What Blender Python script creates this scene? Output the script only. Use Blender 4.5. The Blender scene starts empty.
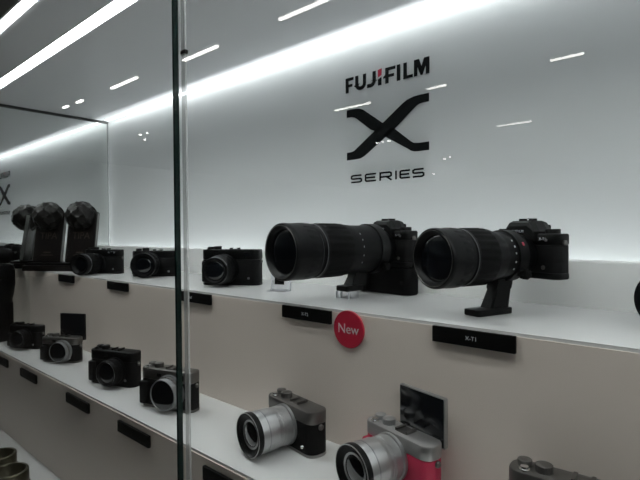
import bpy, bmesh, math, random
from mathutils import Vector, Matrix
random.seed(7)
PI = math.pi
R = math.radians
scene = bpy.context.scene
COL = scene.collection

# ------------------------------------------------------------------ materials
def mat(name, color, rough=.5, metal=0., spec=.5, bump=None, coat=0., vary=0., emit=None, estr=0.):
    m = bpy.data.materials.new(name); m.use_nodes = True
    nt = m.node_tree; b = nt.nodes['Principled BSDF']
    b.inputs['Base Color'].default_value = (*color, 1)
    b.inputs['Roughness'].default_value = rough
    b.inputs['Metallic'].default_value = metal
    b.inputs['Specular IOR Level'].default_value = spec
    b.inputs['Coat Weight'].default_value = coat
    tc = nt.nodes.new('ShaderNodeTexCoord')
    if vary:
        n = nt.nodes.new('ShaderNodeTexNoise'); n.inputs['Scale'].default_value = 35
        n.inputs['Detail'].default_value = 4
        nt.links.new(tc.outputs['Object'], n.inputs['Vector'])
        mr = nt.nodes.new('ShaderNodeMapRange')
        mr.inputs['To Min'].default_value = max(0, rough - vary); mr.inputs['To Max'].default_value = min(1, rough + vary)
        nt.links.new(n.outputs['Fac'], mr.inputs['Value'])
        nt.links.new(mr.outputs['Result'], b.inputs['Roughness'])
    if bump:
        v = nt.nodes.new('ShaderNodeTexVoronoi'); v.inputs['Scale'].default_value = bump[0]
        nt.links.new(tc.outputs['Object'], v.inputs['Vector'])
        bp = nt.nodes.new('ShaderNodeBump'); bp.inputs['Strength'].default_value = bump[1]
        bp.inputs['Distance'].default_value = .001
        nt.links.new(v.outputs['Distance'], bp.inputs['Height'])
        nt.links.new(bp.outputs['Normal'], b.inputs['Normal'])
    if emit:
        b.inputs['Emission Color'].default_value = (*emit, 1)
        b.inputs['Emission Strength'].default_value = estr
    return m

def clear_mat(name, tint, ior=1.5):
    m = bpy.data.materials.new(name); m.use_nodes = True
    nt = m.node_tree; nt.nodes.clear()
    out = nt.nodes.new('ShaderNodeOutputMaterial')
    mix = nt.nodes.new('ShaderNodeMixShader')
    tr = nt.nodes.new('ShaderNodeBsdfTransparent'); tr.inputs['Color'].default_value = (*tint, 1)
    gl = nt.nodes.new('ShaderNodeBsdfGlossy'); gl.inputs['Roughness'].default_value = 0.0
    geo = nt.nodes.new('ShaderNodeNewGeometry')
    mr = nt.nodes.new('ShaderNodeMapRange')
    mr.inputs['To Min'].default_value = ior; mr.inputs['To Max'].default_value = 1 / ior
    fr = nt.nodes.new('ShaderNodeFresnel')
    nt.links.new(geo.outputs['Backfacing'], mr.inputs['Value'])
    nt.links.new(mr.outputs['Result'], fr.inputs['IOR'])
    nt.links.new(fr.outputs['Fac'], mix.inputs['Fac'])
    nt.links.new(tr.outputs['BSDF'], mix.inputs[1]); nt.links.new(gl.outputs['BSDF'], mix.inputs[2])
    nt.links.new(mix.outputs['Shader'], out.inputs['Surface'])
    return m

def seal_mat(name):
    m = bpy.data.materials.new(name); m.use_nodes = True
    nt = m.node_tree; b = nt.nodes['Principled BSDF']; out = nt.nodes['Material Output']
    b.inputs['Base Color'].default_value = (.8, .8, .8, 1); b.inputs['Roughness'].default_value = .3
    mix = nt.nodes.new('ShaderNodeMixShader'); tr = nt.nodes.new('ShaderNodeBsdfTransparent'); mix.inputs['Fac'].default_value = .38
    nt.links.new(tr.outputs['BSDF'], mix.inputs[1]); nt.links.new(b.outputs['BSDF'], mix.inputs[2]); nt.links.new(mix.outputs['Shader'], out.inputs['Surface'])
    return m

M = dict(
    wall=mat('white_acrylic_wall', (.69, .71, .715), .45, spec=.25),
    ceil=mat('white_case_ceiling', (.87, .88, .90), .45, spec=.4),
    shelf=mat('white_lacquer_step', (.64, .64, .635), .25),
    ledge=mat('white_ledge', (.88, .88, .87), .5),
    riser=mat('white_riser_warm_cast', (.72, .635, .57), .42, spec=.35),  # white lacquer tinted with the warm light reflected from the hall
    trim=mat('dark_trim', (.05, .052, .05), .5),
    corner=mat('corner_trim', (.2, .21, .21), .4),
    mirror=mat('mirror_silver', (.86, .88, .87), 0.0, 1.0),
    glass=clear_mat('clear_glass', (.97, .985, .98)),
    glass_edge=mat('green_glass_edge', (.003, .018, .015), .15),
    acrylic=clear_mat('clear_acrylic', (.93, .93, .95), 1.49),
    seal=seal_mat('clear_plastic_seal'),
    frost=mat('acrylic_edge', (.75, .76, .8), .3),
    strip=mat('led_diffuser', (.9, .9, .9), .5, emit=(.97, 1., .99), estr=4.5),
    strip_thin=mat('led_diffuser_narrow', (.9, .9, .9), .5, emit=(.97, 1., .99), estr=24.),
    alu=mat('aluminium_channel', (.6, .61, .61), .4, .8),
    black=mat('black_camera_body', (.003, .0032, .0034), .42, vary=.05, spec=.18),
    satin=mat('black_satin_barrel', (.003, .0032, .0036), .38, vary=.04, spec=.14),
    rubber=mat('black_rubber', (.0026, .0026, .0028), .6, spec=.1),
    leather=mat('black_leatherette', (.003, .003, .0032), .55, bump=(700, .5), spec=.15),
    pink=mat('crimson_leatherette', (.42, .018, .06), .5, bump=(700, .4)),
    silver=mat('silver_plate', (.36, .35, .345), .38, .75, vary=.06),
    gun=mat('graphite_plate', (.15, .142, .135), .36, .8, vary=.06),
    chrome=mat('bright_chrome', (.75, .75, .75), .18, 1.0),
    lens_silver=mat('silver_lens_barrel', (.47, .47, .475), .33, .85, vary=.05),
    lens_ring=mat('grey_lens_line', (.32, .32, .33), .3, .9),
    dim_ring=mat('dull_grey_line', (.16, .16, .165), .4, .9),
    dim_silver=mat('dull_silver_ring', (.30, .305, .31), .38, .85),
    lglass=mat('lens_glass', (.004, .005, .007), .03, coat=.5, spec=.5),
    screen=mat('black_screen', (.006, .007, .009), .12),
    bronze=mat('old_brass_barrel', (.10, .092, .062), .34, .75, vary=.1),
    award=mat('award_plate', (.008, .0062, .0058), .4, vary=.05, spec=.3),
    award_side=mat('award_side', (.20, .20, .195), .35, .3),
    award_text=mat('award_lettering', (.075, .055, .045), .45, .3),
    ball=mat('award_ball', (.010, .009, .0085), .38, .4),
    plate=mat('black_name_plate', (.003, .003, .003), .6, spec=.06),
    ink=mat('black_vinyl', (.003, .004, .0045), .7, spec=.1),
    red=mat('red_vinyl', (.45, .012, .05), .5),
    sticker=mat('red_disc', (.42, .010, .035), .45),
    pale=mat('pale_print', (.62, .55, .55), .6),
    white=mat('white_print', (.62, .64, .66), .6),
    purple=mat('purple_tag', (.10, .07, .22), .5),
    hallfloor=mat('hall_carpet', (.075, .06, .05), .8),
    hallwall=mat('hall_wall', (.07, .055, .045), .8),
    hallceil=mat('hall_ceiling', (.10, .095, .09), .9),
    lamp=mat('hall_lamp_tube', (.9, .9, .9), .5, emit=(1., .97, .92), estr=14.),
    spot=mat('hall_spot_lens', (.9, .9, .9), .5, emit=(1., .98, .95), estr=30.),
)

# ------------------------------------------------------------------ mesh helpers
def finish(name, bm, mats, parent=None, loc=None, rotz=None, smooth=35):
    bmesh.ops.recalc_face_normals(bm, faces=bm.faces)
    me = bpy.data.meshes.new(name)
    bm.to_mesh(me); bm.free()
    for m in (mats if isinstance(mats, (list, tuple)) else [mats]):
        me.materials.append(m)
    if smooth:
        for p in me.polygons: p.use_smooth = True
        me.set_sharp_from_angle(angle=R(smooth))
    o = bpy.data.objects.new(name, me); COL.objects.link(o)
    if parent is not None: o.parent = parent
    if loc is not None: o.location = loc
    if rotz is not None: o.rotation_euler = (0, 0, rotz)
    return o

def tag(o, label, cat, group=None):
    o['label'] = label; o['category'] = cat
    if group: o['group'] = group
    return o

def thing(name, label, cat, loc=(0, 0, 0), rotz=0., group=None, scale=1.):
    o = bpy.data.objects.new(name, None); COL.objects.link(o)
    o.empty_display_size = .02
    o.location = loc; o.rotation_euler = (0, 0, rotz); o.scale = (scale,) * 3
    return tag(o, label, cat, group)

def struct(o):
    o['kind'] = 'structure'; return o

def loft(bm, rings, cap=True, mi=0):
    """rings: lists of equal-length Vector loops; skins between them"""
    vs = [[bm.verts.new(p) for p in ring] for ring in rings]
    n = len(vs[0])
    for a, b in zip(vs, vs[1:]):
        for i in range(n):
            f = bm.faces.new((a[i], a[(i + 1) % n], b[(i + 1) % n], b[i])); f.material_index = mi
    if cap:
        f = bm.faces.new(list(reversed(vs[0]))); f.material_index = mi
        f = bm.faces.new(vs[-1]); f.material_index = mi
    return vs

def rrect(x0, x1, y0, y1, r, n=5):
    r = min(r, (x1 - x0) / 2 - 1e-5, (y1 - y0) / 2 - 1e-5)
    pts = []
    for cx, cy, a0 in ((x1 - r, y0 + r, -90), (x1 - r, y1 - r, 0), (x0 + r, y1 - r, 90), (x0 + r, y0 + r, 180)):
        for k in range(n + 1):
            a = R(a0 + 90 * k / n)
            pts.append((cx + r * math.cos(a), cy + r * math.sin(a)))
    return pts

def inset(pts, d):
    """moves a convex outline inwards by d"""
    n = len(pts); out = []
    for i in range(n):
        p0, p1, p2 = Vector(pts[i - 1]), Vector(pts[i]), Vector(pts[(i + 1) % n])
        e1 = (p1 - p0); e2 = (p2 - p1)
        if e1.length < 1e-9: e1 = e2
        if e2.length < 1e-9: e2 = e1
        e1.normalize(); e2.normalize()
        nn = Vector((-(e1.y + e2.y), e1.x + e2.x))
        if nn.length < 1e-6: nn = Vector((-e1.y, e1.x))
        nn.normalize()
        k = max(.35, nn.dot(Vector((-e1.y, e1.x))))
        out.append(tuple(p1 + nn * d / k))
    return out

def slab(bm, pts, z0, z1, bev=.001, mi=0, axis='Z'):
    """an outline extruded from z0 to z1 with bevelled rims; axis Y extrudes an XZ outline along Y"""
    b = min(bev, abs(z1 - z0) * .45)
    def lift(ps, z):
        if axis == 'Z': return [Vector((p[0], p[1], z)) for p in ps]
        if axis == 'Y': return [Vector((p[0], z, p[1])) for p in ps]
        return [Vector((z, p[0], p[1])) for p in ps]
    s = 1 if z1 > z0 else -1
    i1 = inset(pts, b); i2 = inset(pts, b * .3)
    loft(bm, [lift(i1, z0), lift(i2, z0 + s * b * .3), lift(pts, z0 + s * b), lift(pts, z1 - s * b), lift(i2, z1 - s * b * .3), lift(i1, z1)], mi=mi)

def rbox(bm, x0, x1, y0, y1, z0, z1, r=.002, bev=.0008, mi=0, n=4):
    slab(bm, rrect(x0, x1, y0, y1, r, n), z0, z1, bev, mi)

def box(bm, x0, x1, y0, y1, z0, z1, mi=0):
    loft(bm, [[Vector(p + (z,)) for p in ((x0, y0), (x1, y0), (x1, y1), (x0, y1))] for z in (z0, z1)], mi=mi)

def lathe(bm, prof, c=(0, 0, 0), axis='-Y', n=64, closed=True, mi=0):
    """prof: (radius, distance along the axis[, rib depth])"""
    rings = []
    for p in prof:
        r, a = p[0], p[1]; rib = p[2] if len(p) > 2 else 0
        ring = []
        for k in range(n):
            t = 2 * PI * k / n
            rr = r - (rib if (k // 2) % 2 else 0)
            u, v = rr * math.cos(t), rr * math.sin(t)
            if axis == '-Y': q = (c[0] + u, c[1] - a, c[2] + v)
            elif axis == 'Z': q = (c[0] + u, c[1] + v, c[2] + a)
            else: q = (c[0] + a, c[1] + u, c[2] + v)
            ring.append(Vector(q))
        rings.append(ring)
    loft(bm, rings, cap=closed, mi=mi)

def strokes(polys, w):
    """thick mitred polylines as 2D quads"""
    out = []
    for pts in polys:
        P = [Vector(p) for p in pts]; L, Rr = [], []
        for i, p in enumerate(P):
            d1 = (P[i] - P[i - 1]).normalized() if i else (P[1] - P[0]).normalized()
            d2 = (P[i + 1] - P[i]).normalized() if i < len(P) - 1 else d1
            m = Vector((-(d1.y + d2.y), d1.x + d2.x)).normalized()
            k = max(.5, m.dot(Vector((-d1.y, d1.x))))
            L.append(p + m * w / 2 / k); Rr.append(p - m * w / 2 / k)
        for i in range(len(P) - 1):
            out.append([Rr[i], Rr[i + 1], L[i + 1], L[i]])
    return out

def flat_polys(bm, polys, y, t, mi=0):
    """XZ polygons given a small thickness t towards -Y from the plane y"""
    for pl in polys:
        loft(bm, [[Vector((p[0], yy, p[1])) for p in pl] for yy in (y, y - t)], mi=mi)

def text(name, s, size, m, parent, loc, rot=(PI / 2, 0, 0), sx=1., thick=.0002, off=0.):
    cu = bpy.data.curves.new(name, 'FONT'); cu.body = s; cu.size = size
    cu.align_x = 'CENTER'; cu.align_y = 'CENTER'; cu.extrude = thick; cu.resolution_u = 3; cu.offset = off
    tmp = bpy.data.objects.new(name + '_tmp', cu); COL.objects.link(tmp)
    bpy.context.view_layer.update()
    me = bpy.data.meshes.new_from_object(tmp.evaluated_get(bpy.context.evaluated_depsgraph_get()))
    bpy.data.objects.remove(tmp); bpy.data.curves.remove(cu)
    me.materials.clear(); me.materials.append(m)
    o = bpy.data.objects.new(name, me); COL.objects.link(o)
    o.parent = parent; o.location = loc; o.rotation_euler = rot; o.scale = (sx, 1, 1)
    return o

# ------------------------------------------------------------------ the case
YW, ZC, XM, XR = .804, .401, -1.722, 1.05         # back wall, ceiling, mirror face, right end
Z1, Y1 = -.114, .5415
Z2, Y2 = -.3124, .3945
Z3 = -.5244
YG = .205                                          # outer face of the front glass
ZF, ZH = -1.30, 2.325                               # hall floor and hall ceiling

def plain(name, x0, x1, y0, y1, z0, z1, m):
    bm = bmesh.new(); box(bm, x0, x1, y0, y1, z0, z1)
    return struct(finish(name, bm, m, smooth=None))

plain('wall_back', XM - .03, XR + .03, YW, YW + .03, ZF, ZC + .05, M['wall'])
SLOTS = ((.791, .018, .004), (.4085, .026, .010), (.298, .018, .006))      # centre, width, recess of the three light channels
bm = bmesh.new()
FRONT = .285
edges = [YW] + [v for c_, w_, d_ in SLOTS for v in (c_ + w_ / 2, c_ - w_ / 2)] + [FRONT]
for a_, b_ in zip(edges[0::2], edges[1::2]): box(bm, XM - .03, XR + .03, b_, a_, ZC, ZC + .03)
box(bm, XM - .03, XR + .03, FRONT, YW, ZC + .03, ZC + .05)
struct(finish('ceiling', bm, M['ceil'], smooth=None))
plain('wall_left', XM - .03, XM - .006, YG, YW, ZF, ZC, M['wall'])
plain('wall_right', XR, XR + .03, YG, YW, ZF, ZC, M['wall'])
plain('trim_1', XM - .006, XM + .004, YG + .012, YW, ZC - .008, ZC, M['trim'])
plain('trim_2', XM, XM + .003, YW - .003, YW, Z1, ZC - .008, M['corner'])
plain('trim_3', XM - .03, XR + .03, YG - .012, YW + .03, ZC + .05, .75, M['hallwall'])

bm = bmesh.new(); box(bm, XM - .006, XM, YG + .012, YW, Z3, ZC - .008)
tag(finish('end_mirror', bm, M['mirror'], smooth=None), 'tall mirror panel closing the far end of the display case behind the awards', 'mirror')

plain('trim_5', XM - .03, XR + .03, YG - .012, FRONT, ZC, ZC + .05, M['hallceil'])
# low ledge at the foot of the wall, with a light channel behind it that washes the wall
YL, ZL = .780, -.044
bm = bmesh.new()
slab(bm, [(YL, Z3), (YL + .005, Z3), (YL + .005, ZL - .004), (YL + .004, ZL - .001), (YL + .0025, ZL), (YL + .001, ZL - .001), (YL, ZL - .004)], XM, XR, .0005, axis='X')
struct(finish('trim_4', bm, M['ledge']))
ld = bpy.data.lights.new('wall_wash', 'AREA'); ld.shape = 'RECTANGLE'; ld.size = XR - XM - .02; ld.size_y = .014; ld.energy = 28.; ld.color = (.97, .99, 1.)
lo = bpy.data.objects.new('wall_wash', ld); COL.objects.link(lo); lo.location = ((XM + XR) / 2, (YL + .005 + YW) / 2, Z1 - .10); lo.rotation_euler = (PI, 0, 0)

def step(label, y0, y1, z0, z1):
    t = thing('display_step', label, 'shelf', (0, y0, z1), 0, 'white stepped display shelves')
    bm = bmesh.new(); box(bm, XM, XR, .0015, y1 - y0, -.004, 0)
    finish('step_top', bm, M['shelf'], t, smooth=None)
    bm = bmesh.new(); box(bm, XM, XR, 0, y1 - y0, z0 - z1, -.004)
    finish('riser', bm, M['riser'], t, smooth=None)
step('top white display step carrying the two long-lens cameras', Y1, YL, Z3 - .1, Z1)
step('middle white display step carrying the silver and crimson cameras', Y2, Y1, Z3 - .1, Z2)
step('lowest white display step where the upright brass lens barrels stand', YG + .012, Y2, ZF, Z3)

def pane(name, x0, x1):
    bm = bmesh.new()
    box(bm, x0, x1, YG, YG + .0040, Z3 - .02, ZC - .001)
    o = finish(name, bm, [M['glass'], M['glass_edge']], smooth=None)
    for p in o.data.polygons:
        if abs(p.normal.y) < .5: p.material_index = 1
    return struct(o)
XJ = -.3290
pane('window_1', XM, XJ - .0012)
pane('window_2', XJ + .0012, XR)

seal = thing('glass_seal', 'clear plastic seal strip along the vertical joint of the two front panes', 'seal', (XJ + .0058, YG + .0047, Z3 - .02))
bm = bmesh.new(); rbox(bm, -.0026, .0026, 0, .0020, 0, ZC - Z3 + .018, .0006, .0003); finish('seal_strip', bm, M['seal'], seal)
for z in (.093, .683):
    q = .0015 if z > .4 else .004
    bm = bmesh.new(); rbox(bm, -.0034, .0034, -.0002, .0030, z - q, z + q, .0008, .0004); finish('clip', bm, M['plate'], seal)
# light strips in the ceiling
def strip(label, i, m):
    y, w, d = SLOTS[i]
    t = thing('ceiling_light_strip', label, 'light', ((XM + XR) / 2, y, ZC + d), 0, 'ceiling light strips')
    h = (XR - XM) / 2 - .002
    bm = bmesh.new(); box(bm, -h, h, -w / 2 + .0008, w / 2 - .0008, 0, .006)
    finish('diffuser', bm, m, t, smooth=None)
    bm = bmesh.new(); box(bm, -h, h, -w / 2, w / 2, .006, .030 - d)
    finish('channel', bm, M['alu'], t, smooth=None)
strip('glowing white light strip along the edge of ceiling and logo wall', 0, M['strip'])
strip('glowing white light strip running across the middle of the ceiling', 1, M['strip_thin'])
strip('narrow white light strip in the ceiling close to the front glass', 2, M['strip_thin'])

# ------------------------------------------------------------------ the sign on the wall
SG = thing('wall_sign', 'black brand lettering and crossed emblem on the white back wall', 'sign', (0, YW, 0))
k = 1.14
def P2(l): return [(x * k, z * k) for x, z in l]
b0, t0, sw = .2555, .2825, .0066
def letterF(x, w): return [[(x, b0), (x + sw, b0), (x + sw, t0), (x, t0)], [(x + sw, t0 - .0052), (x + w, t0 - .0052), (x + w, t0), (x + sw, t0)],
                           [(x + sw, .2655), (x + w * .86, .2655), (x + w * .86, .2705), (x + sw, .2705)]]
def arc(cx, cz, rx, rz, a0, a1, n=8): return [(cx + rx * math.cos(R(a0 + (a1 - a0) * i / n)), cz + rz * math.sin(R(a0 + (a1 - a0) * i / n))) for i in range(n + 1)]
polys = letterF(-.5532, .018)
U = [(-.5277, t0), (-.5277, .2665)] + arc(-.519, .2665, .0087, .0078, 180, 360) + [(-.5103, t0)]
J = [(-.4893, t0), (-.4893, .2665)] + arc(-.4972, .2665, .0079, .0078, 0, -80) + [(-.5045, .2590)]
polys += strokes([U, J], sw)
polys += [[(-.4812, b0), (-.4742, b0), (-.4742, .2690), (-.4812, .2660)]]
polys += letterF(-.4660, .0205)
polys += [[(-.4700, .2650), (-.4660, .2655), (-.4660, .2710), (-.4700, .2680)]]
polys += [[(-.4426, b0), (-.4360, b0), (-.4360, t0), (-.4426, t0)]]
polys += [[(-.4297, b0), (-.4231, b0), (-.4231, t0), (-.4297, t0)], [(-.4231, b0), (-.4118, b0), (-.4118, .2605), (-.4231, .2605)]]
polys += [[(-.4094, b0), (-.4032, b0), (-.4032, t0), (-.4094, t0)], [(-.3876, b0), (-.3812, b0), (-.3812, t0), (-.3876, t0)],
          [(-.4032, t0), (-.4032, .2700), (-.3972, b0), (-.3938, b0), (-.3940, .2660), (-.4000, t0)],
          [(-.3876, t0), (-.3876, .2700), (-.3936, b0), (-.3970, b0), (-.3968, .2660), (-.3908, t0)]]
bm = bmesh.new(); flat_polys(bm, [P2(p) for p in polys], 0, .0008)
finish('brand_lettering', bm, M['ink'], SG, smooth=None)
bm = bmesh.new(); flat_polys(bm, [P2([(-.4812, .2700), (-.4742, .2730), (-.4735, .2840), (-.4812, .2825)])], 0, .0008)
o = finish('accent', bm, M['red'], SG, smooth=None); o['label'] = 'red upper half of the letter I'
def N(l): return [(( -.551 + a * .169) * k, (.132 + b * .0895) * k) for a, b in l]
slash = [(0, -.005), (.10, -.005), (.18, 0), (.235, .04), (.278, .09), (.521, .375), (.592, .451), (.843, .81), (.87, .845), (.905, .866), (.95, .872), (1, .872), (1, 1.025), (.89, 1.025), (.834, 1.018), (.76, .985), (.71, .935), (.45, .608), (.376, .52), (.125, .205), (.10, .172), (.065, .155), (0, .152)]
back1 = [(0, .872), (.05, .872), (.085, .862), (.13, .822), (.318, .544), (.405, .48), (.48, .62), (.22, .975), (.188, 1.002), (.150, 1.018), (.10, 1.025), (0, 1.025)]
back2 = [(1, .148), (.89, .148), (.83, .163), (.79, .213), (.612, .484), (.572, .525), (.480, .380), (.776, .055), (.80, .022), (.832, .002), (.87, -.005), (1, -.005)]
bm = bmesh.new()
for pl in (slash, back1, back2):
    vs = [[bm.verts.new((p[0], yy, p[1])) for p in N(pl)] for yy in (0, -.0009)]
    n = len(pl)
    for i in range(n): bm.faces.new((vs[0][i], vs[0][(i + 1) % n], vs[1][(i + 1) % n], vs[1][i]))
    f = [bm.faces.new(vs[0]), bm.faces.new(list(reversed(vs[1])))]
    bmesh.ops.triangulate(bm, faces=f)
finish('cross_emblem', bm, M['ink'], SG, smooth=None)
# wide square lettering under the emblem
x0, x1, zb, zt = -.5425, -.3915, .0885, .1035
lw = (x1 - x0); u = lw / 100.
h = zt - zb; ws = .0029
zb += ws / 2; zt -= ws / 2; zm = (zb + zt) / 2
def S_(x, w): return [(x + w, zt), (x + w * .15, zt), (x, zt - .0016), (x, zm + .0012), (x + w * .12, zm), (x + w * .88, zm), (x + w, zm - .0012), (x + w, zb + .0016), (x + w * .85, zb), (x - w * .02, zb)]
ser = [S_(x0 + u * 1, u * 15)]
def E_(x, w): return [[(x + w, zt), (x + w * .1, zt), (x, zt - .0016), (x, zb + .0016), (x + w * .1, zb), (x + w, zb)], [(x, zm), (x + w * .92, zm)]]
ser += E_(x0 + u * 22, u * 15)
xr = x0 + u * 43
ser += [[(xr, zb - ws / 2), (xr, zt), (xr + u * 13, zt), (xr + u * 15, zt - .0016), (xr + u * 15, zm + .0002), (xr + u * 13, zm - .0012), (xr, zm - .0012)], [(xr + u * 8.5, zm - .0012), (xr + u * 15.5, zb - ws / 2)]]
ser += [[(x0 + u * 64.5, zb - ws / 2), (x0 + u * 64.5, zt + ws / 2)]]
ser += E_(x0 + u * 70, u * 12.5)
ser += [S_(x0 + u * 86.5, u * 13)]
bm = bmesh.new(); flat_polys(bm, [P2([(p.x, p.y) for p in q]) for q in strokes(ser, ws)], 0, .0008)
finish('series_lettering', bm, M['ink'], SG, smooth=None)

# ------------------------------------------------------------------ cameras
def lens(t, name, prof, rings, glass_r, glass_a, c, m=None, n=96, bulge=.004):
    """barrel profile + separately coloured rings (each its own mesh) + a domed front element"""
    bm = bmesh.new(); lathe(bm, prof, c, n=n)
    b = finish(name, bm, m or M['satin'], t, smooth=40)
    for rn, rp, rm in rings:
        bm = bmesh.new(); lathe(bm, rp, c, n=n, closed=False)
        # close the ring against the barrel
        finish(rn, bm, rm, b, smooth=40)
    bm = bmesh.new()
    lathe(bm, [(glass_r * math.cos(a), glass_a + bulge * math.sin(a)) for a in [R(x) for x in (0, 15, 30, 45, 60, 75, 86)]], c, n=48, closed=True)
    finish('front_glass', bm, M['lglass'], b, smooth=60)
    return b

def dial(t, x, y, z, r, h, m, name='dial', top=None):
    bm = bmesh.new()
    lathe(bm, [(r * .8, 0), (r, 0), (r, .0006), (r, .001, .0004), (r, h - .001, .0004), (r * .96, h - .0004), (r * .88, h)], (x, y, z), 'Z', 72)
    return finish(name, bm, m, t, smooth=40)

def button(t, x, y, z, r, h, m, name='shutter_button'):
    bm = bmesh.new(); lathe(bm, [(r * 1.3, 0), (r * 1.3, h * .4), (r, h * .5), (r * .95, h), (r * .5, h * 1.08)], (x, y, z), 'Z', 32)
    return finish(name, bm, m, t, smooth=50)

def lug(t, x, y, z, m):
    bm = bmesh.new(); lathe(bm, [(.0015, 0), (.0042, 0), (.0042, .002), (.003, .0035), (.0012, .0035)], (x, y, z), 'X' if x > 0 else 'X', 20)
    if x < 0: bmesh.ops.scale(bm, vec=(-1, 1, 1), verts=bm.verts, space=Matrix.Translation((-x, 0, 0)))
    return finish('strap_lug', bm, m, t)

def shell(t, w, h, d, skin, plate, r=.014, zt=.72, zb=.07, base_plate=None, grip=True):
    """base plate, leatherette middle and top plate of a small camera"""
    bm = bmesh.new(); rbox(bm, -w / 2, w / 2, 0, d, 0, zb * h, r, .0015, n=8)
    finish('base_plate', bm, base_plate or plate, t)
    bm = bmesh.new(); rbox(bm, -w / 2 + .0004, w / 2 - .0004, .0004, d - .0004, zb * h, zt * h, r, .0003, n=8)
    if grip:
        slab(bm, rrect(-w / 2 + .003, -w / 2 + .022, -.007, .01, .006, 5), zb * h + .002, zt * h - .004, .002)
    finish('body', bm, skin, t)
    bm = bmesh.new(); rbox(bm, -w / 2, w / 2, 0, d, zt * h, h, r, .0022, n=8)
    finish('top_plate', bm, plate, t)

def shoe(t, x, y, z, m):
    bm = bmesh.new()
    box(bm, x - .010, x + .010, y - .009, y + .009, z, z + .0008)
    for s in (-1, 1):
        box(bm, x + s * .0094 - .0008, x + s * .0094 + .0008, y - .009, y + .009, z + .0008, z + .003)
        box(bm, x + s * .0082 - .002, x + s * .0082 + .002, y - .009, y + .009, z + .003, z + .0038)
    return finish('hot_shoe', bm, m, t, smooth=None)

def window(t, x, z, w, h, name='viewfinder_window', m=None):
    bm = bmesh.new(); slab(bm, rrect(x - w / 2, x + w / 2, z - h / 2, z + h / 2, .0015, 3), .002, -.0007, .0004, axis='Y')
    f = finish(name, bm, M['satin'], t)
    bm = bmesh.new(); slab(bm, rrect(x - w * .36, x + w * .36, z - h * .34, z + h * .34, .001, 3), .001, -.0011, .0002, axis='Y')
    finish('window_glass', bm, m or M['lglass'], f)

def pin(t, x, z, r, m, name='release_button'):
    bm = bmesh.new(); lathe(bm, [(r, -.002), (r, .001), (r * .8, .0018), (r * .3, .002)], (x, 0, z), '-Y', 24)
    return finish(name, bm, m, t)

def flip_screen(t, x0, x1, d, h, top, m_frame):
    bm = bmesh.new(); slab(bm, rrect(x0, x1, h - .012, top, .002, 3), d + .001, d + .0075, .0008, axis='Y')
    f = finish('flip_screen', bm, m_frame, t)
    bm = bmesh.new(); slab(bm, rrect(x0 + .0015, x1 - .0015, h - .010, top - .0015, .001, 3), d + .0015, d + .0003, .0002, axis='Y')
    finish('display', bm, M['screen'], f)
    for x in (x0 + .012, x1 - .012):
        bm = bmesh.new(); box(bm, x - .005, x + .005, d - .002, d + .003, h - .006, h + .001)
        finish('hinge', bm, M['black'], f, smooth=None)

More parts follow.
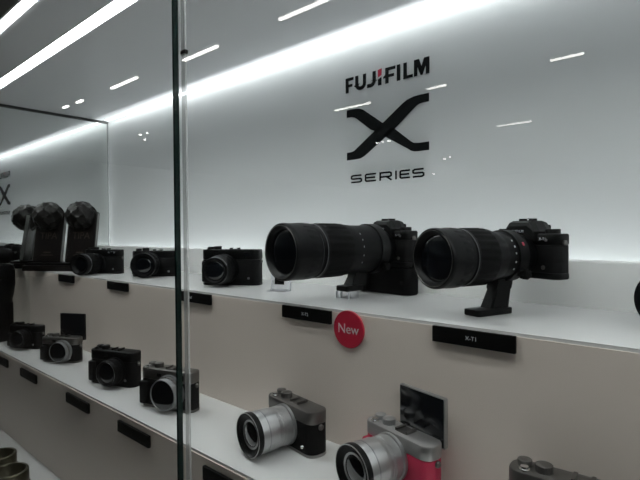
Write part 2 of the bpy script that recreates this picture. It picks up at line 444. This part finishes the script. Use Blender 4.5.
def small_camera(label, loc, th, s, w=.128, h=.074, d=.034, skin='leather', plate='black', base=None, kind='fixed', lx=-.004, lz=.033,
                 group=None, screen=None, dials=2, vf=True, bright=False, lens_style='black', lr=.028, ll=.034):
    t = thing('compact_camera', label, 'camera', loc, R(th), group, s)
    skin, plate = M[skin], M[plate]
    shell(t, w, h, d, skin, plate, base_plate=M[base] if base else None)
    dm = plate if plate is not M['silver'] else M['lens_silver']
    dial(t, -w / 2 + .034, d * .50, h, .0088, .0075, dm)
    if dials > 1: dial(t, -w / 2 + .014, d * .62, h, .0075, .006, dm, 'compensation_dial')
    button(t, -w / 2 + .017, d * .22, h, .0042, .0045, M['chrome'] if bright else plate)
    shoe(t, .006, d * .52, h, M['black'] if not bright else M['gun'])
    lug(t, -w / 2, d * .5, h * .66, M['gun']); lug(t, w / 2, d * .5, h * .66, M['gun'])
    if vf: window(t, w * .30, h * .86, .017, .0105)
    window(t, -w * .10, h * .86, .010, .006, 'autofocus_lamp')
    pin(t, w * .33, h * .20, .0028, M['chrome'] if bright else M['lens_ring'])
    c = (lx, 0, lz)
    if lens_style == 'black':
        prof = [(lr * 1.08, -.002), (lr * 1.08, .003), (lr, .0045), (lr, ll - .003), (lr * .97, ll), (lr * .84, ll), (lr * .80, ll - .002), (lr * .76, ll - .003)]
        rings = [('focus_ring', [(lr, ll * .35), (lr + .0008, ll * .36, .0006), (lr + .0008, ll * .70, .0006), (lr, ll * .71)], M['rubber']),
                 ('name_ring', [(lr * .93, ll + .0001), (lr * .925, ll + .0004), (lr * .915, ll + .0004), (lr * .91, ll + .0001)], M['lens_ring'])]
        lens(t, 'lens', prof, rings, lr * .76, ll - .0035, c)
    elif lens_style == 'silver_fixed':
        prof = [(lr * 1.12, -.002), (lr * 1.12, .004), (lr * 1.02, .006), (lr * 1.02, ll * .6), (lr, ll * .62), (lr, ll - .002), (lr * .975, ll), (lr * .94, ll), (lr * .925, ll - .0012)]
        rings = [('aperture_ring', [(lr * 1.02, ll * .30), (lr * 1.06, ll * .31, .0005), (lr * 1.06, ll * .52, .0005), (lr * 1.02, ll * .53)], M['gun'])]
        b = lens(t, 'lens', prof, rings, lr * .925, ll - .0014, c, m=M['dim_silver'], bulge=.0015)
    elif lens_style == 'silver_zoom':
        prof = [(.0300, -.002), (.0300, .004), (.0278, .005), (.0278, .008), (.0290, .0085), (.0290, .0165), (.0285, .017), (.0285, .0175), (.0290, .018), (.0290, .021), (.0285, .0213), (.0285, .0222), (.0290, .0226),
                (.0292, .026), (.0302, .0275), (.0304, .0545), (.0300, .0565)]
        bm = bmesh.new(); lathe(bm, prof, c, n=96); b = finish('lens', bm, M['lens_silver'], t, smooth=25)
        bm = bmesh.new(); lathe(bm, [(.0303, .044), (.03065, .0442), (.03065, .0452), (.0303, .0454)], c, n=96, closed=False); finish('zoom_line', bm, M['lens_ring'], b)
        bm = bmesh.new(); lathe(bm, [(.0296, .0560), (.0312, .0566), (.0316, .059), (.0316, .0620), (.0312, .0648)], c, n=96, closed=False); finish('front_rim', bm, M['black'], b)
        bm = bmesh.new(); lathe(bm, [(.0206, .0603), (.0204, .0606), (.0175, .0598), (.0172, .0590)], c, n=96, closed=False); finish('glint_ring', bm, M['lens_silver'], b)  # silver ring added to imitate bright crescent reflections in the glass
        bm = bmesh.new(); lathe(bm, [(.0312, .0645), (.0313, .0653), (.0306, .0658), (.0300, .0655)], c, n=96, closed=False); finish('edge_ring', bm, M['lens_silver'], b)
        bm = bmesh.new()
        lathe(bm, [(.0303, .0640), (.0303, .0655), (.0285, .0657), (.0275, .0640), (.0235, .0605), (.0205, .0595)], c, n=96, closed=False); finish('name_ring', bm, M['black'], b)
        bm = bmesh.new(); lathe(bm, [(.0180 * math.cos(R(a)), .0594 + .004 * math.sin(R(a))) for a in (0, 15, 30, 45, 60, 75, 86)], c, n=48); finish('front_glass', bm, M['lglass'], b, smooth=60)
    elif lens_style == 'kit_zoom':
        L_ = ll
        prof = [(.0300, -.002), (.0300, .004), (.0285, .006), (.0290, .014), (.0315, .018), (.0315, L_ * .72), (.0305, L_ * .74), (.0305, L_ * .80), (.0318, L_ * .83), (.0318, L_ - .002), (.0310, L_), (.0270, L_), (.0255, L_ - .003), (.0210, L_ - .008)]
        rings = [('zoom_ring', [(.0314, L_ * .34), (.0326, L_ * .36, .0008), (.0326, L_ * .68, .0008), (.0314, L_ * .70)], M['rubber']),
                 ('scale_line', [(.0306, L_ * .76), (.0309, L_ * .765), (.0309, L_ * .78), (.0306, L_ * .785)], M['lens_ring'])]
        lens(t, 'lens', prof, rings, .0210, L_ - .0085, c)
    elif lens_style == 'prime':
        g = 1.14
        prof = [(a_ * g, b_ * g) for a_, b_ in ((.0305, -.002), (.0305, .003), (.0300, .004), (.0300, .016), (.0290, .018), (.0290, .030), (.0275, .034), (.0262, .044), (.0262, .050), (.0255, .052), (.0225, .052), (.0215, .050), (.0190, .048))]
        rings = [('aperture_ring', [(.0299 * g, .006 * g), (.0308 * g, .0065 * g, .0006), (.0308 * g, .0145 * g, .0006), (.0299 * g, .015 * g)], M['rubber']),
                 ('focus_ring', [(.0289 * g, .0195 * g), (.0296 * g, .020 * g, .0006), (.0296 * g, .0285 * g, .0006), (.0289 * g, .029 * g)], M['rubber']),
                 ('front_line', [(.0261 * g, .046 * g), (.0264 * g, .0463 * g), (.0264 * g, .0468 * g), (.0261 * g, .047 * g)], M['lens_ring'])]
        lens(t, 'lens', prof, rings, .0190 * g, .0478 * g, c)
    if screen: flip_screen(t, screen[0], screen[1], d, h, screen[2], M['silver'] if screen[3] else M['black'])
    return t

TOPG = 'cameras on the top step'; MIDG = 'cameras on the middle step'
c1 = small_camera('black camera with a zoom lens next to the award plinth on the top step', (-1.354, .607, Z1), 28, .90, w=.129, h=.075, lens_style='kit_zoom', ll=.080, lx=-.014, lz=.0335, group=TOPG)
text('brand_lettering', 'FUJIFILM', .007, M['white'], c1, (.038, -.0008, .066))
small_camera('black camera with a wide lens just left of the glass joint on the top step', (-1.150, .652, Z1), 42, .98, w=.120, h=.068, lens_style='kit_zoom', ll=.056, lx=-.010, lz=.0335, group=TOPG, vf=False)
small_camera('black flat-topped camera with a short tapered lens between glass joint and clear stand', (-.8264, .645, Z1), 30, .925, w=.141, h=.083, d=.042, lens_style='prime', lx=-.012, lz=.038, group=TOPG)
small_camera('dull black compact camera at the far end of the middle step', (-1.4664, .4418, Z2), 27, .94, w=.110, h=.066, lens_style='black', lr=.0255, ll=.028, lx=.008, lz=.0315, group=MIDG)
small_camera('dark compact camera with flipped-up screen and silver lens ring', (-1.2412, .449, Z2), 29, .94, w=.108, h=.064, lens_style='silver_fixed', lr=.0255, ll=.018, lx=.014, lz=.031, plate='gun', group=MIDG, screen=(-.022, .052, .121, 0), bright=True, vf=False)
small_camera('all-black rangefinder camera between flipped-up screen and silver-topped camera', (-.9703, .4506, Z2), 20, .94, w=.125, h=.075, lens_style='black', lr=.0275, ll=.028, lx=.014, lz=.034, group=MIDG)
small_camera('silver-topped black camera with silver lens ring behind the glass joint', (-.7631, .4502, Z2), 17, .943, w=.123, h=.074, lens_style='silver_fixed', lr=.0290, ll=.022, lx=.014, lz=.035, plate='gun', base='gun', group=MIDG, bright=True)
small_camera('silver camera with black sides and long silver zoom lens', (-.4944, .4865, Z2), -9.2, .966, w=.117, h=.066, d=.036, lens_style='silver_zoom', lx=-.004, lz=.034, plate='gun', base='silver', group=MIDG, bright=True, vf=False)
small_camera('silver and crimson camera with flipped-up screen and silver zoom lens', (-.3218, .5000, Z2), -13.4, .969, w=.117, h=.066, d=.033, skin='pink', lens_style='silver_zoom', lx=-.004, lz=.034, plate='silver', base='silver', group=MIDG, screen=(-.022, .055, .117, 1), bright=True, vf=False)
small_camera('graphite camera top with two dials cut off by the bottom of the photo', (-.117, .492, Z2), 4, .965, w=.129, h=.073, d=.034, lens_style='black', lr=.0275, ll=.03, plate='gun', base='gun', group=MIDG, bright=True)

def slr_body(t, grip_drop=0., d=.036, w=.130, zt=.070):
    bm = bmesh.new(); rbox(bm, -w / 2, w / 2, 0, d, 0, .010, .012, .002, n=8); finish('base_plate', bm, M['black'], t)
    bm = bmesh.new(); rbox(bm, -w / 2 + .0005, w / 2 - .0005, .0005, d - .0005, .010, .052, .012, .0004, n=8)
    slab(bm, rrect(-w / 2 + .002, -w / 2 + .030, -.014, .012, .009, 6), .006, .052, .003)
    finish('body', bm, M['leather'], t)
    bm = bmesh.new(); rbox(bm, -w / 2, w / 2, 0, d, .052, zt, .012, .003, n=8); finish('top_plate', bm, M['black'], t)
    # viewfinder hump with sloped shoulders and slanted front
    bm = bmesh.new()
    def ring(y, k, top): return [Vector((x, y, z)) for x, z in ((-.032 * k, zt - .012), (.032 * k, zt - .012), (.032 * k, zt + .003), (.029 * k, zt + .006), (.021 * k, top - .0015), (.019 * k, top), (-.019 * k, top), (-.021 * k, top - .0015), (-.029 * k, zt + .006), (-.032 * k, zt + .003))]
    loft(bm, [ring(-.006, .86, zt + .012), ring(-.004, .92, zt + .0175), ring(.006, 1, zt + .0205), ring(.026, 1, zt + .0205), ring(.040, .9, zt + .018), ring(.044, .8, zt + .012)])
    finish('viewfinder_hump', bm, M['black'], t, smooth=8)
    shoe(t, 0, .018, zt + .0203, M['black'])
    bm = bmesh.new(); rbox(bm, -.019, .019, .040, .052, zt - .004, zt + .014, .004, .002); finish('eyepiece', bm, M['rubber'], t)
    dial(t, -.044, .016, zt - .001, .0095, .009, M['black'], 'shutter_dial'); dial(t, .046, .016, zt - .001, .0110, .008, M['black'], 'sensitivity_dial')
    dial(t, -.056, .026, zt - .001, .0075, .006, M['black'], 'compensation_dial')
    button(t, -.054, .004, zt - .001, .0042, .005, M['gun'])
    lug(t, w / 2, .016, .056, M['gun']); lug(t, -w / 2, .016, .056, M['gun'])
    pin(t, .041, .018, .0032, M['gun'], 'focus_switch')
    pin(t, .046, .060, .0022, M['lens_ring'], 'sync_socket')
    if grip_drop:
        bm = bmesh.new(); rbox(bm, -w / 2 - .001, w / 2 + .001, -.001, d + .001, -grip_drop, -.0003, .014, .005, n=8)
        slab(bm, rrect(-w / 2 + .002, -w / 2 + .030, -.015, .012, .009, 6), -grip_drop + .002, .004, .003)
        finish('battery_grip', bm, M['rubber'], t)
        pin(t, .050, -grip_drop * .55, .004, M['black'], 'grip_lock')

def tele_lens(t, R0, L_, zc, foot, collar_r, post=(.045, .075), plate=(.05, .125), slant=.03, za=.086, ma=.055):
    c = (0, 0, zc)
    k = R0
    prof = [(k * .70, -.002), (k * .72, .004), (k * .76, .008), (k * .77, .020), (collar_r, .026), (collar_r, za - .020), (collar_r * 1.015, za - .016), (k * .97, za), (k * .97, L_ * .74), (k * .93, L_ * .748),
            (k * .93, L_ * .765), (k, L_ * .78), (k, L_ * .955), (k * 1.005, L_ * .965), (k * 1.0, L_ - .002), (k * .965, L_), (k * .90, L_), (k * .88, L_ - .002), (k * .82, L_ - .006), (k * .78, L_ - .008)]
    rings = [('zoom_ring', [(k * .969, za + .006), (k * 1.0, za + .008, .0012), (k * 1.0, L_ * .70, .0012), (k * .969, L_ * .71)], M['rubber']),
             ('silver_line', [(k * .969, L_ * .732), (k * .985, L_ * .733), (k * .985, L_ * .738), (k * .969, L_ * .739)], M['dim_ring']),
             ('focus_ring', [(k * .999, L_ * .80), (k * 1.012, L_ * .805, .0008), (k * 1.012, L_ * .87, .0008), (k * .999, L_ * .875)], M['satin']),
             ('name_ring', [(k * .93, L_ + .0001), (k * .925, L_ + .0004), (k * .915, L_ + .0004), (k * .91, L_ + .0001)], M['gun'])]
    b = lens(t, 'telephoto_lens', prof, rings, k * .78, L_ - .0085, c, bulge=.003)
    # white scale marks round the barrel
    bm = bmesh.new()
    for a in (40, 24, 8, -12, -30):
        q = bmesh.new(); box(q, -.0015, .0015, -.0011, .0011, 0, .0004)
        rr = collar_r + .0001
        T = Matrix.Translation((rr * math.cos(R(a)), -ma, zc + rr * math.sin(R(a)))) @ Matrix.Rotation(-R(a) + PI / 2, 4, 'Y')
        bmesh.ops.transform(q, matrix=T, verts=q.verts)
        me = bpy.data.meshes.new('q'); q.to_mesh(me); q.free(); bm.from_mesh(me); bpy.data.meshes.remove(me)
    finish('scale_marks', bm, M['white'], b, smooth=None)
    # tripod collar, post and foot
    bm = bmesh.new(); lathe(bm, [(collar_r - .001, .028), (collar_r + .003, .029), (collar_r + .003, .048), (collar_r - .001, .049)], c, n=72, closed=False)
    col = finish('tripod_collar', bm, M['black'], t)
    bm = bmesh.new()
    zt, zb = zc - collar_r + .004, foot + .008
    def sec(y0, y1, z, hw): return [Vector((-hw, y1, z)), (Vector((-hw, y0, z))), Vector((hw, y0, z)), Vector((hw, y1, z))]
    loft(bm, [sec(-post[1], -post[0], zt, .011), sec(-post[1] - slant * .25, -post[0] - slant * .2, zt + (zb - zt) * .4, .010), sec(-post[1] - slant, -post[0] - slant * .6, zb, .012)])
    slab(bm, rrect(-.016, .016, -plate[1], -plate[0], .005, 4), foot, foot + .010, .002)
    bmesh.ops.bevel(bm, geom=[e for e in bm.edges if e.calc_length() > .02 and abs((e.verts[0].co - e.verts[1].co).normalized().z) > .5], offset=.002, segments=2, affect='EDGES')
    finish('tripod_foot', bm, M['black'], col)
    bm = bmesh.new(); lathe(bm, [(.004, 0), (.004, .006), (.008, .007, .001), (.008, .016, .001), (.006, .018)], (collar_r * .72, -.038, zc - collar_r * .72), 'X', 32)
    finish('clamp_knob', bm, M['rubber'], col)
    return b

# camera with battery grip and the longest lens
z0 = .0496; s = .93
t2 = thing('telephoto_camera', 'black camera with battery grip and very long lens above the red disc', 'camera', (-.494, .735, Z1 + z0), R(-9), TOPG, s)
slr_body(t2, grip_drop=z0 / s)
b = tele_lens(t2, .0480, .244, .036, -z0 / s + .0135, .0445, post=(.050, .082), plate=(.066, .110), slant=.012, za=.112, ma=.095)
text('brand_lettering', 'FUJIFILM', .0062, M['white'], t2, (-.001, -.0062, .0735), rot=(PI / 2 - .1, 0, 0))
text('model_lettering', 'X-T2', .0058, M['white'], t2, (.040, -.0008, .0615))
# camera on its lens foot
z0 = .0470
t1 = thing('telephoto_camera', 'black camera with long white-marked lens standing on its own tripod foot', 'camera', (-.2370, .703, Z1 + z0), R(-19.9), TOPG, .889)
slr_body(t1)
b = tele_lens(t1, .0435, .186, .036, -z0 / .889, .0370, post=(.030, .062), plate=(.036, .110), slant=.018)
bm = bmesh.new(); q = R(28)
slab(bm, rrect(-.0030, .0030, -.0020, .0020, .001, 3), 0, .0006, .0002)
bmesh.ops.transform(bm, matrix=Matrix.Translation((.0401 * math.cos(q), -.0385, .036 + .0401 * math.sin(q))) @ Matrix.Rotation(PI / 2 - q, 4, 'Y'), verts=bm.verts)
o = finish('badge', bm, M['red'], b); o['label'] = 'small red badge'
text('brand_lettering', 'FUJIFILM', .0062, M['white'], t1, (-.001, -.0062, .0735), rot=(PI / 2 - .1, 0, 0))
text('model_lettering', 'X-T1', .0058, M['white'], t1, (.040, -.0008, .0615))
# the next camera along, cut off by the frame
t0_ = thing('telephoto_camera', 'black lens rim cut off at the end of the top step beyond the long-lens cameras', 'camera', (-.019, .735, Z1), R(-27), TOPG, s)
slr_body(t0_)
prof = [(.031, -.002), (.031, .004), (.030, .006), (.030, .02), (.0345, .026), (.0345, .085), (.0335, .088), (.0350, .092), (.0350, .108), (.034, .110), (.029, .110), (.027, .107), (.022, .100)]
lens(t0_, 'lens', prof, [('zoom_ring', [(.0344, .035), (.0356, .036, .001), (.0356, .078, .001), (.0344, .079)], M['rubber'])], .022, .0995, (0, 0, .0375))

# clear block under the long lens's foot, clear stand behind it
a_ = R(-9); ly = -.094 * s
ab = thing('acrylic_block', 'small clear acrylic block under the long lens foot', 'block', (-.494 - math.sin(a_) * ly, .735 + math.cos(a_) * ly, Z1), a_)
bm = bmesh.new(); box(bm, -.015, .015, -.012, .012, 0, .0122); finish('block_body', bm, M['acrylic'], ab, smooth=None)
for x in (-.0152, -.003, .0152):
    bm = bmesh.new(); box(bm, x - .0010, x + .0010, -.0125, -.0105, 0, .0120); finish('pale_edge_strip', bm, M['frost'], ab, smooth=None)  # pale strips paint the glints of the clear block
st = thing('acrylic_stand', 'clear acrylic stand with small black tag behind the longest lens', 'stand', (-.672, .648, Z1), R(20))
bm = bmesh.new(); box(bm, -.020, .020, 0, .003, 0, .085); box(bm, -.020, .020, -.020, 0, 0, .003)
finish('stand_body', bm, [M['acrylic']], st, smooth=None)
for x in (-.0205, .0205):
    bm = bmesh.new(); box(bm, x - .0006, x + .0006, -.0002, .0032, 0, .085); finish('pale_edge_strip', bm, M['frost'], st, smooth=None)
bm = bmesh.new(); box(bm, -.0215, -.0190, -.0012, -.0003, .056, .072); o = finish('side_marker', bm, M['purple'], st, smooth=None); o['label'] = 'small purple marker'
bm = bmesh.new(); box(bm, -.012, .008, -.0015, -.0002, .012, .026); o = finish('tag', bm, M['plate'], st, smooth=None); o['label'] = 'small black tag'

# ------------------------------------------------------------------ name plates on the risers
def plate(label, x, y, z, w, txt, group, h=.0195):
    t = thing('name_plate', label, 'name plate', (x, y, z), 0, group)
    bm = bmesh.new(); slab(bm, rrect(-w / 2, w / 2, -h / 2, h / 2, .0005, 2), 0, -.005, .0005, axis='Y'); finish('plate', bm, M['plate'], t, smooth=None)
    if txt:
        text('lettering', txt[0], .0068, M['white'], t, (txt[1], -.0051, 0))
    return t
PG = 'name plates on the top riser'
for lab, x, txt in (('black name plate below the award plinth end of the top step', -1.420, None),
                    ('black name plate below the camera with the wide lens at the glass joint', -1.1166, None),
                    ('black name plate just right of the glass joint on the top riser', -.797, ('X-Pro2', -.018)),
                    ('black name plate left of the red disc', -.5035, ('X-T2', 0)),
                    ('black name plate right of the red disc on the top riser', -.2371, ('X-T1', 0))):
    plate(lab, x, Y1, -.1113 * 1.14, .101, txt, PG)
PG = 'name plates on the middle riser'
for lab, x in (('black name plate at the far end of the middle riser', -1.470), ('black name plate below the dull black compact camera', -1.266),
               ('black name plate below the flipped-up compact camera', -.988), ('black name plate below the gap beside the all-black rangefinder', -.7635),
               ('black name plate below the silver zoom camera at the photo bottom', -.512)):
    plate(lab, x, Y2, -.2945 * 1.14, .104, None, PG)

nd = thing('new_disc', 'round red disc reading New on the top riser', 'sign', (-.4206, Y1, -.1397))
bm = bmesh.new(); lathe(bm, [(.0262, 0), (.0270, .0006), (.0270, .0028), (.0262, .0035)], n=72); finish('disc', bm, M['sticker'], nd)
text('lettering', 'New', .0195, M['pale'], nd, (0, -.0036, 0), sx=.98)

# ------------------------------------------------------------------ awards by the mirror
wv = Vector((.87, .50, 0)).normalized(); ang = math.atan2(wv.y, wv.x)
pl = thing('award_plinth', 'long low black plinth under the two awards', 'plinth', (-1.567, .584, Z1), ang)
bm = bmesh.new(); rbox(bm, -.118, .128, -.030, .055, 0, .017, .002, .001); finish('plinth_base', bm, M['award'], pl)
bm = bmesh.new(); rbox(bm, -.114, .124, -.024, .050, .017, .024, .002, .001); finish('plinth_top', bm, M['black'], pl)
def award(label, off):
    p = Vector((-1.567, .584, Z1 + .024)) + wv * off
    t = thing('award_trophy', label, 'award', p, ang, 'award plaques beside the mirror')
    lean = Matrix.Rotation(-R(9), 4, 'X')
    def put(name, bm, m, par=t, sm=35):
        bmesh.ops.transform(bm, matrix=lean, verts=bm.verts); return finish(name, bm, m, par, smooth=sm)
    bm = bmesh.new(); slab(bm, rrect(-.049, .049, .001, .158, .003, 3), 0, .012, .001, axis='Y'); sl = put('plaque', bm, M['award'])
    bm = bmesh.new()
    for sx in (-1, 1): box(bm, sx * .0495 - .0007, sx * .0495 + .0007, .001, .011, .004, .154)
    o = put('plaque_edge', bm, M['award_side'], sl, None); o['label'] = 'pale metal edge'
    # faceted ball with a raised lattice
    bm = bmesh.new(); bmesh.ops.create_icosphere(bm, subdivisions=4, radius=.043)
    for v in bm.verts:
        lon = math.atan2(v.co.x, -v.co.y); lat = math.asin(max(-1, min(1, v.co.z / .043)))
        g = abs(math.sin(4 * (lon + lat))) * abs(math.sin(4 * (lon - lat)))
        v.co *= 1 + .09 * (1 - g) ** 3
    bmesh.ops.translate(bm, vec=(0, -.008, .144), verts=bm.verts); put('ball', bm, M['ball'], t, None)
    bm = bmesh.new(); box(bm, -.012, .012, -.0012, 0, .030, .034); box(bm, -.020, .020, -.0012, 0, .022, .025); put('caption_bar', bm, M['award_text'], sl, None)
    o = text('lettering', 'TIPA', .030, M['award_text'], sl, (0, 0, 0))
    o.matrix_local = lean @ Matrix.Translation((0, -.0006, .083)) @ Matrix.Rotation(PI / 2, 4, 'X')
award('dark award plaque with ball, standing nearer the glass joint', .057)
award('dark award plaque with ball, standing nearer the mirror', -.058)

# ------------------------------------------------------------------ upright lenses
bl = thing('upright_lens', 'tall black ribbed lens standing upright at the far end of the middle step', 'lens', (-1.640, .428, Z2))
bm = bmesh.new(); lathe(bm, [(.036, 0), (.038, .002), (.038, .03), (.040, .034), (.040, .12), (.043, .13), (.046, .15), (.046, .213), (.044, .222), (.038, .222), (.036, .213)], (0, 0, 0), 'Z', 96); finish('barrel', bm, M['satin'], bl)
for a0, a1, r_ in ((.04, .11, .0402), (.158, .206, .0462)):
    bm = bmesh.new(); lathe(bm, [(r_ - .0006, a0), (r_ + .0014, a0 + .001, .0016), (r_ + .0014, a1, .0016), (r_ - .0006, a1 + .001)], (0, 0, 0), 'Z', 96, closed=False); finish('rubber_ring', bm, M['rubber'], bl)
bm = bmesh.new(); lathe(bm, [(.036 * math.cos(R(a)), (.211) + .006 * math.sin(R(a))) for a in (0, 30, 60, 85)], (0, 0, 0), 'Z', 48); finish('front_glass', bm, M['lglass'], bl)

def brass(label, x, y, r, h, open_top=True):
    t = thing('lens_barrel', label, 'lens', (x, y, Z3), 0, 'brass lens barrels on the lowest step')
    bm = bmesh.new()
    lathe(bm, [(r * .9, 0), (r, .002), (r, h * .45), (r * 1.06, h * .48), (r * 1.06, h * .58), (r, h * .60), (r * .99, h * .74)], (0, 0, 0), 'Z', 72); finish('barrel', bm, M['bronze'], t)
    bm = bmesh.new(); lathe(bm, [(r * .99, h * .74), (r * 1.0, h * .76), (r * 1.0, h * .985), (r * .96, h), (r * .84, h), (r * .80, h * .97), (r * .76, h * .80), (r * .70, h * .775)], (0, 0, 0), 'Z', 72); finish('front_rim', bm, M['bronze'], t)
    bm = bmesh.new(); lathe(bm, [(r * .98, h * .62), (r * 1.06, h * .63, .001), (r * 1.06, h * .71, .001), (r * .98, h * .72)], (0, 0, 0), 'Z', 72, closed=False); finish('grip_ring', bm, M['black'], t)
    bm = bmesh.new(); lathe(bm, [(r * .72 * math.cos(R(a)), h * .775 + .005 * math.sin(R(a))) for a in (0, 30, 60, 85)], (0, 0, 0), 'Z', 48); finish('front_glass', bm, M['lglass'], t)
brass('dull brass lens barrel standing upright, the nearer one with a bright rim', -1.000, .275, .032, .094)
brass('dark brass lens barrel standing upright behind the bright-rimmed one', -1.105, .288, .030, .088)

# ------------------------------------------------------------------ the hall in front of the case
HX0, HX1, HY0 = -16, 9, -20
plain('floor', HX0, HX1, HY0, YW, ZF - .05, ZF, M['hallfloor'])
plain('ceiling_hall', HX0, HX1, HY0, YW + .03, ZH, ZH + .05, M['hallceil'])
plain('wall_far', HX0, HX1, HY0 - .05, HY0, ZF, ZH, M['hallwall'])
plain('wall_hall_left', HX0 - .05, HX0, HY0, YW, ZF, ZH, M['hallwall'])
plain('wall_hall_right', HX1, HX1 + .05, HY0, YW, ZF, ZH, M['hallwall'])
LG = 'hall ceiling lamps'
def lamp(xa, xb, yv):
    y = 2 * YG - yv * 1.14
    t = thing('hall_lamp', 'long bare hall ceiling lamp mirrored as a bright bar in the front glass', 'lamp', ((xa + xb) / 2 * 1.14, y, ZH), 0, LG)
    h_ = abs(xb - xa) / 2 * 1.14
    bm = bmesh.new(); box(bm, -h_, h_, -.03, .03, -.03, 0); finish('housing', bm, M['alu'], t, smooth=None)
    bm = bmesh.new(); rbox(bm, -h_ * .98, h_ * .98, -.020, .020, -.048, -.03, .003, .002); finish('tube', bm, M['lamp'], t)
for a in ((-6.59, -5.87, 3.13), (-4.915, -4.25, 3.19), (-3.30, -2.66, 3.19), (-8.15, -7.98, 3.09), (-7.69, -7.49, 3.11),
          (-5.084, -4.356, 6.18), (-3.37, -3.07, 6.14), (-1.717, -1.352, 6.11), (-3.555, -2.913, 9.24)):
    lamp(*a)
def spot(xv, yv):
    t = thing('hall_spotlight', 'small hall spotlight mirrored as a bright dot in the front glass', 'lamp', (xv, 2 * YG - yv, ZH), 0, 'hall spotlights', .55 if yv < 8 else .8)
    bm = bmesh.new(); lathe(bm, [(.03, 0), (.06, -.02), (.06, -.10), (.055, -.11)], (0, 0, 0), 'Z', 24); finish('housing', bm, M['trim'], t)
    bm = bmesh.new(); lathe(bm, [(.05 * math.cos(R(a)), -.11 - .03 * math.sin(R(a))) for a in (0, 30, 60, 85)], (0, 0, 0), 'Z', 24); finish('bulb', bm, M['spot'], t)
for a in ((-6.93, 10.09), (-6.75, 10.07), (-6.55, 10.07), (-6.95, 13.82), (-6.65, 13.55), (-9.13, 17.22), (-10.40, 5.60), (-10.18, 5.65), (-10.88, 5.97)):
    spot(*a)

# ------------------------------------------------------------------ world, camera, view
w = bpy.data.worlds.new('hall_gloom'); scene.world = w; w.use_nodes = True
w.node_tree.nodes['Background'].inputs['Color'].default_value = (.05, .045, .04, 1)
w.node_tree.nodes['Background'].inputs['Strength'].default_value = 1.

cam = bpy.data.cameras.new('view'); co = bpy.data.objects.new('view', cam); COL.objects.link(co)
cam.sensor_fit = 'HORIZONTAL'; cam.sensor_width = 36; cam.lens = 36 * 480 / 640
cam.clip_start = .01
yw, pt, rl = R(48.7), R(1.0), R(-.4)
F = Vector((-math.cos(yw) * math.cos(pt), math.sin(yw) * math.cos(pt), -math.sin(pt)))
r_ = F.cross(Vector((0, 0, 1))).normalized(); u_ = r_.cross(F)
rr = r_ * math.cos(rl) + u_ * math.sin(rl); uu = u_ * math.cos(rl) - r_ * math.sin(rl)
co.matrix_world = Matrix((( rr.x, uu.x, -F.x, 0), (rr.y, uu.y, -F.y, 0), (rr.z, uu.z, -F.z, 0), (0, 0, 0, 1)))
scene.camera = co
scene.view_settings.view_transform = 'Standard'; scene.view_settings.look = 'None'
scene.view_settings.gamma = 1; scene.view_settings.use_curve_mapping = False
scene.view_settings.exposure = 0.0
scene.cycles.use_denoising = True
scene.cycles.max_bounces = 16; scene.cycles.diffuse_bounces = 6; scene.cycles.glossy_bounces = 6; scene.cycles.transparent_max_bounces = 24
scene.cycles.sample_clamp_indirect = 4.
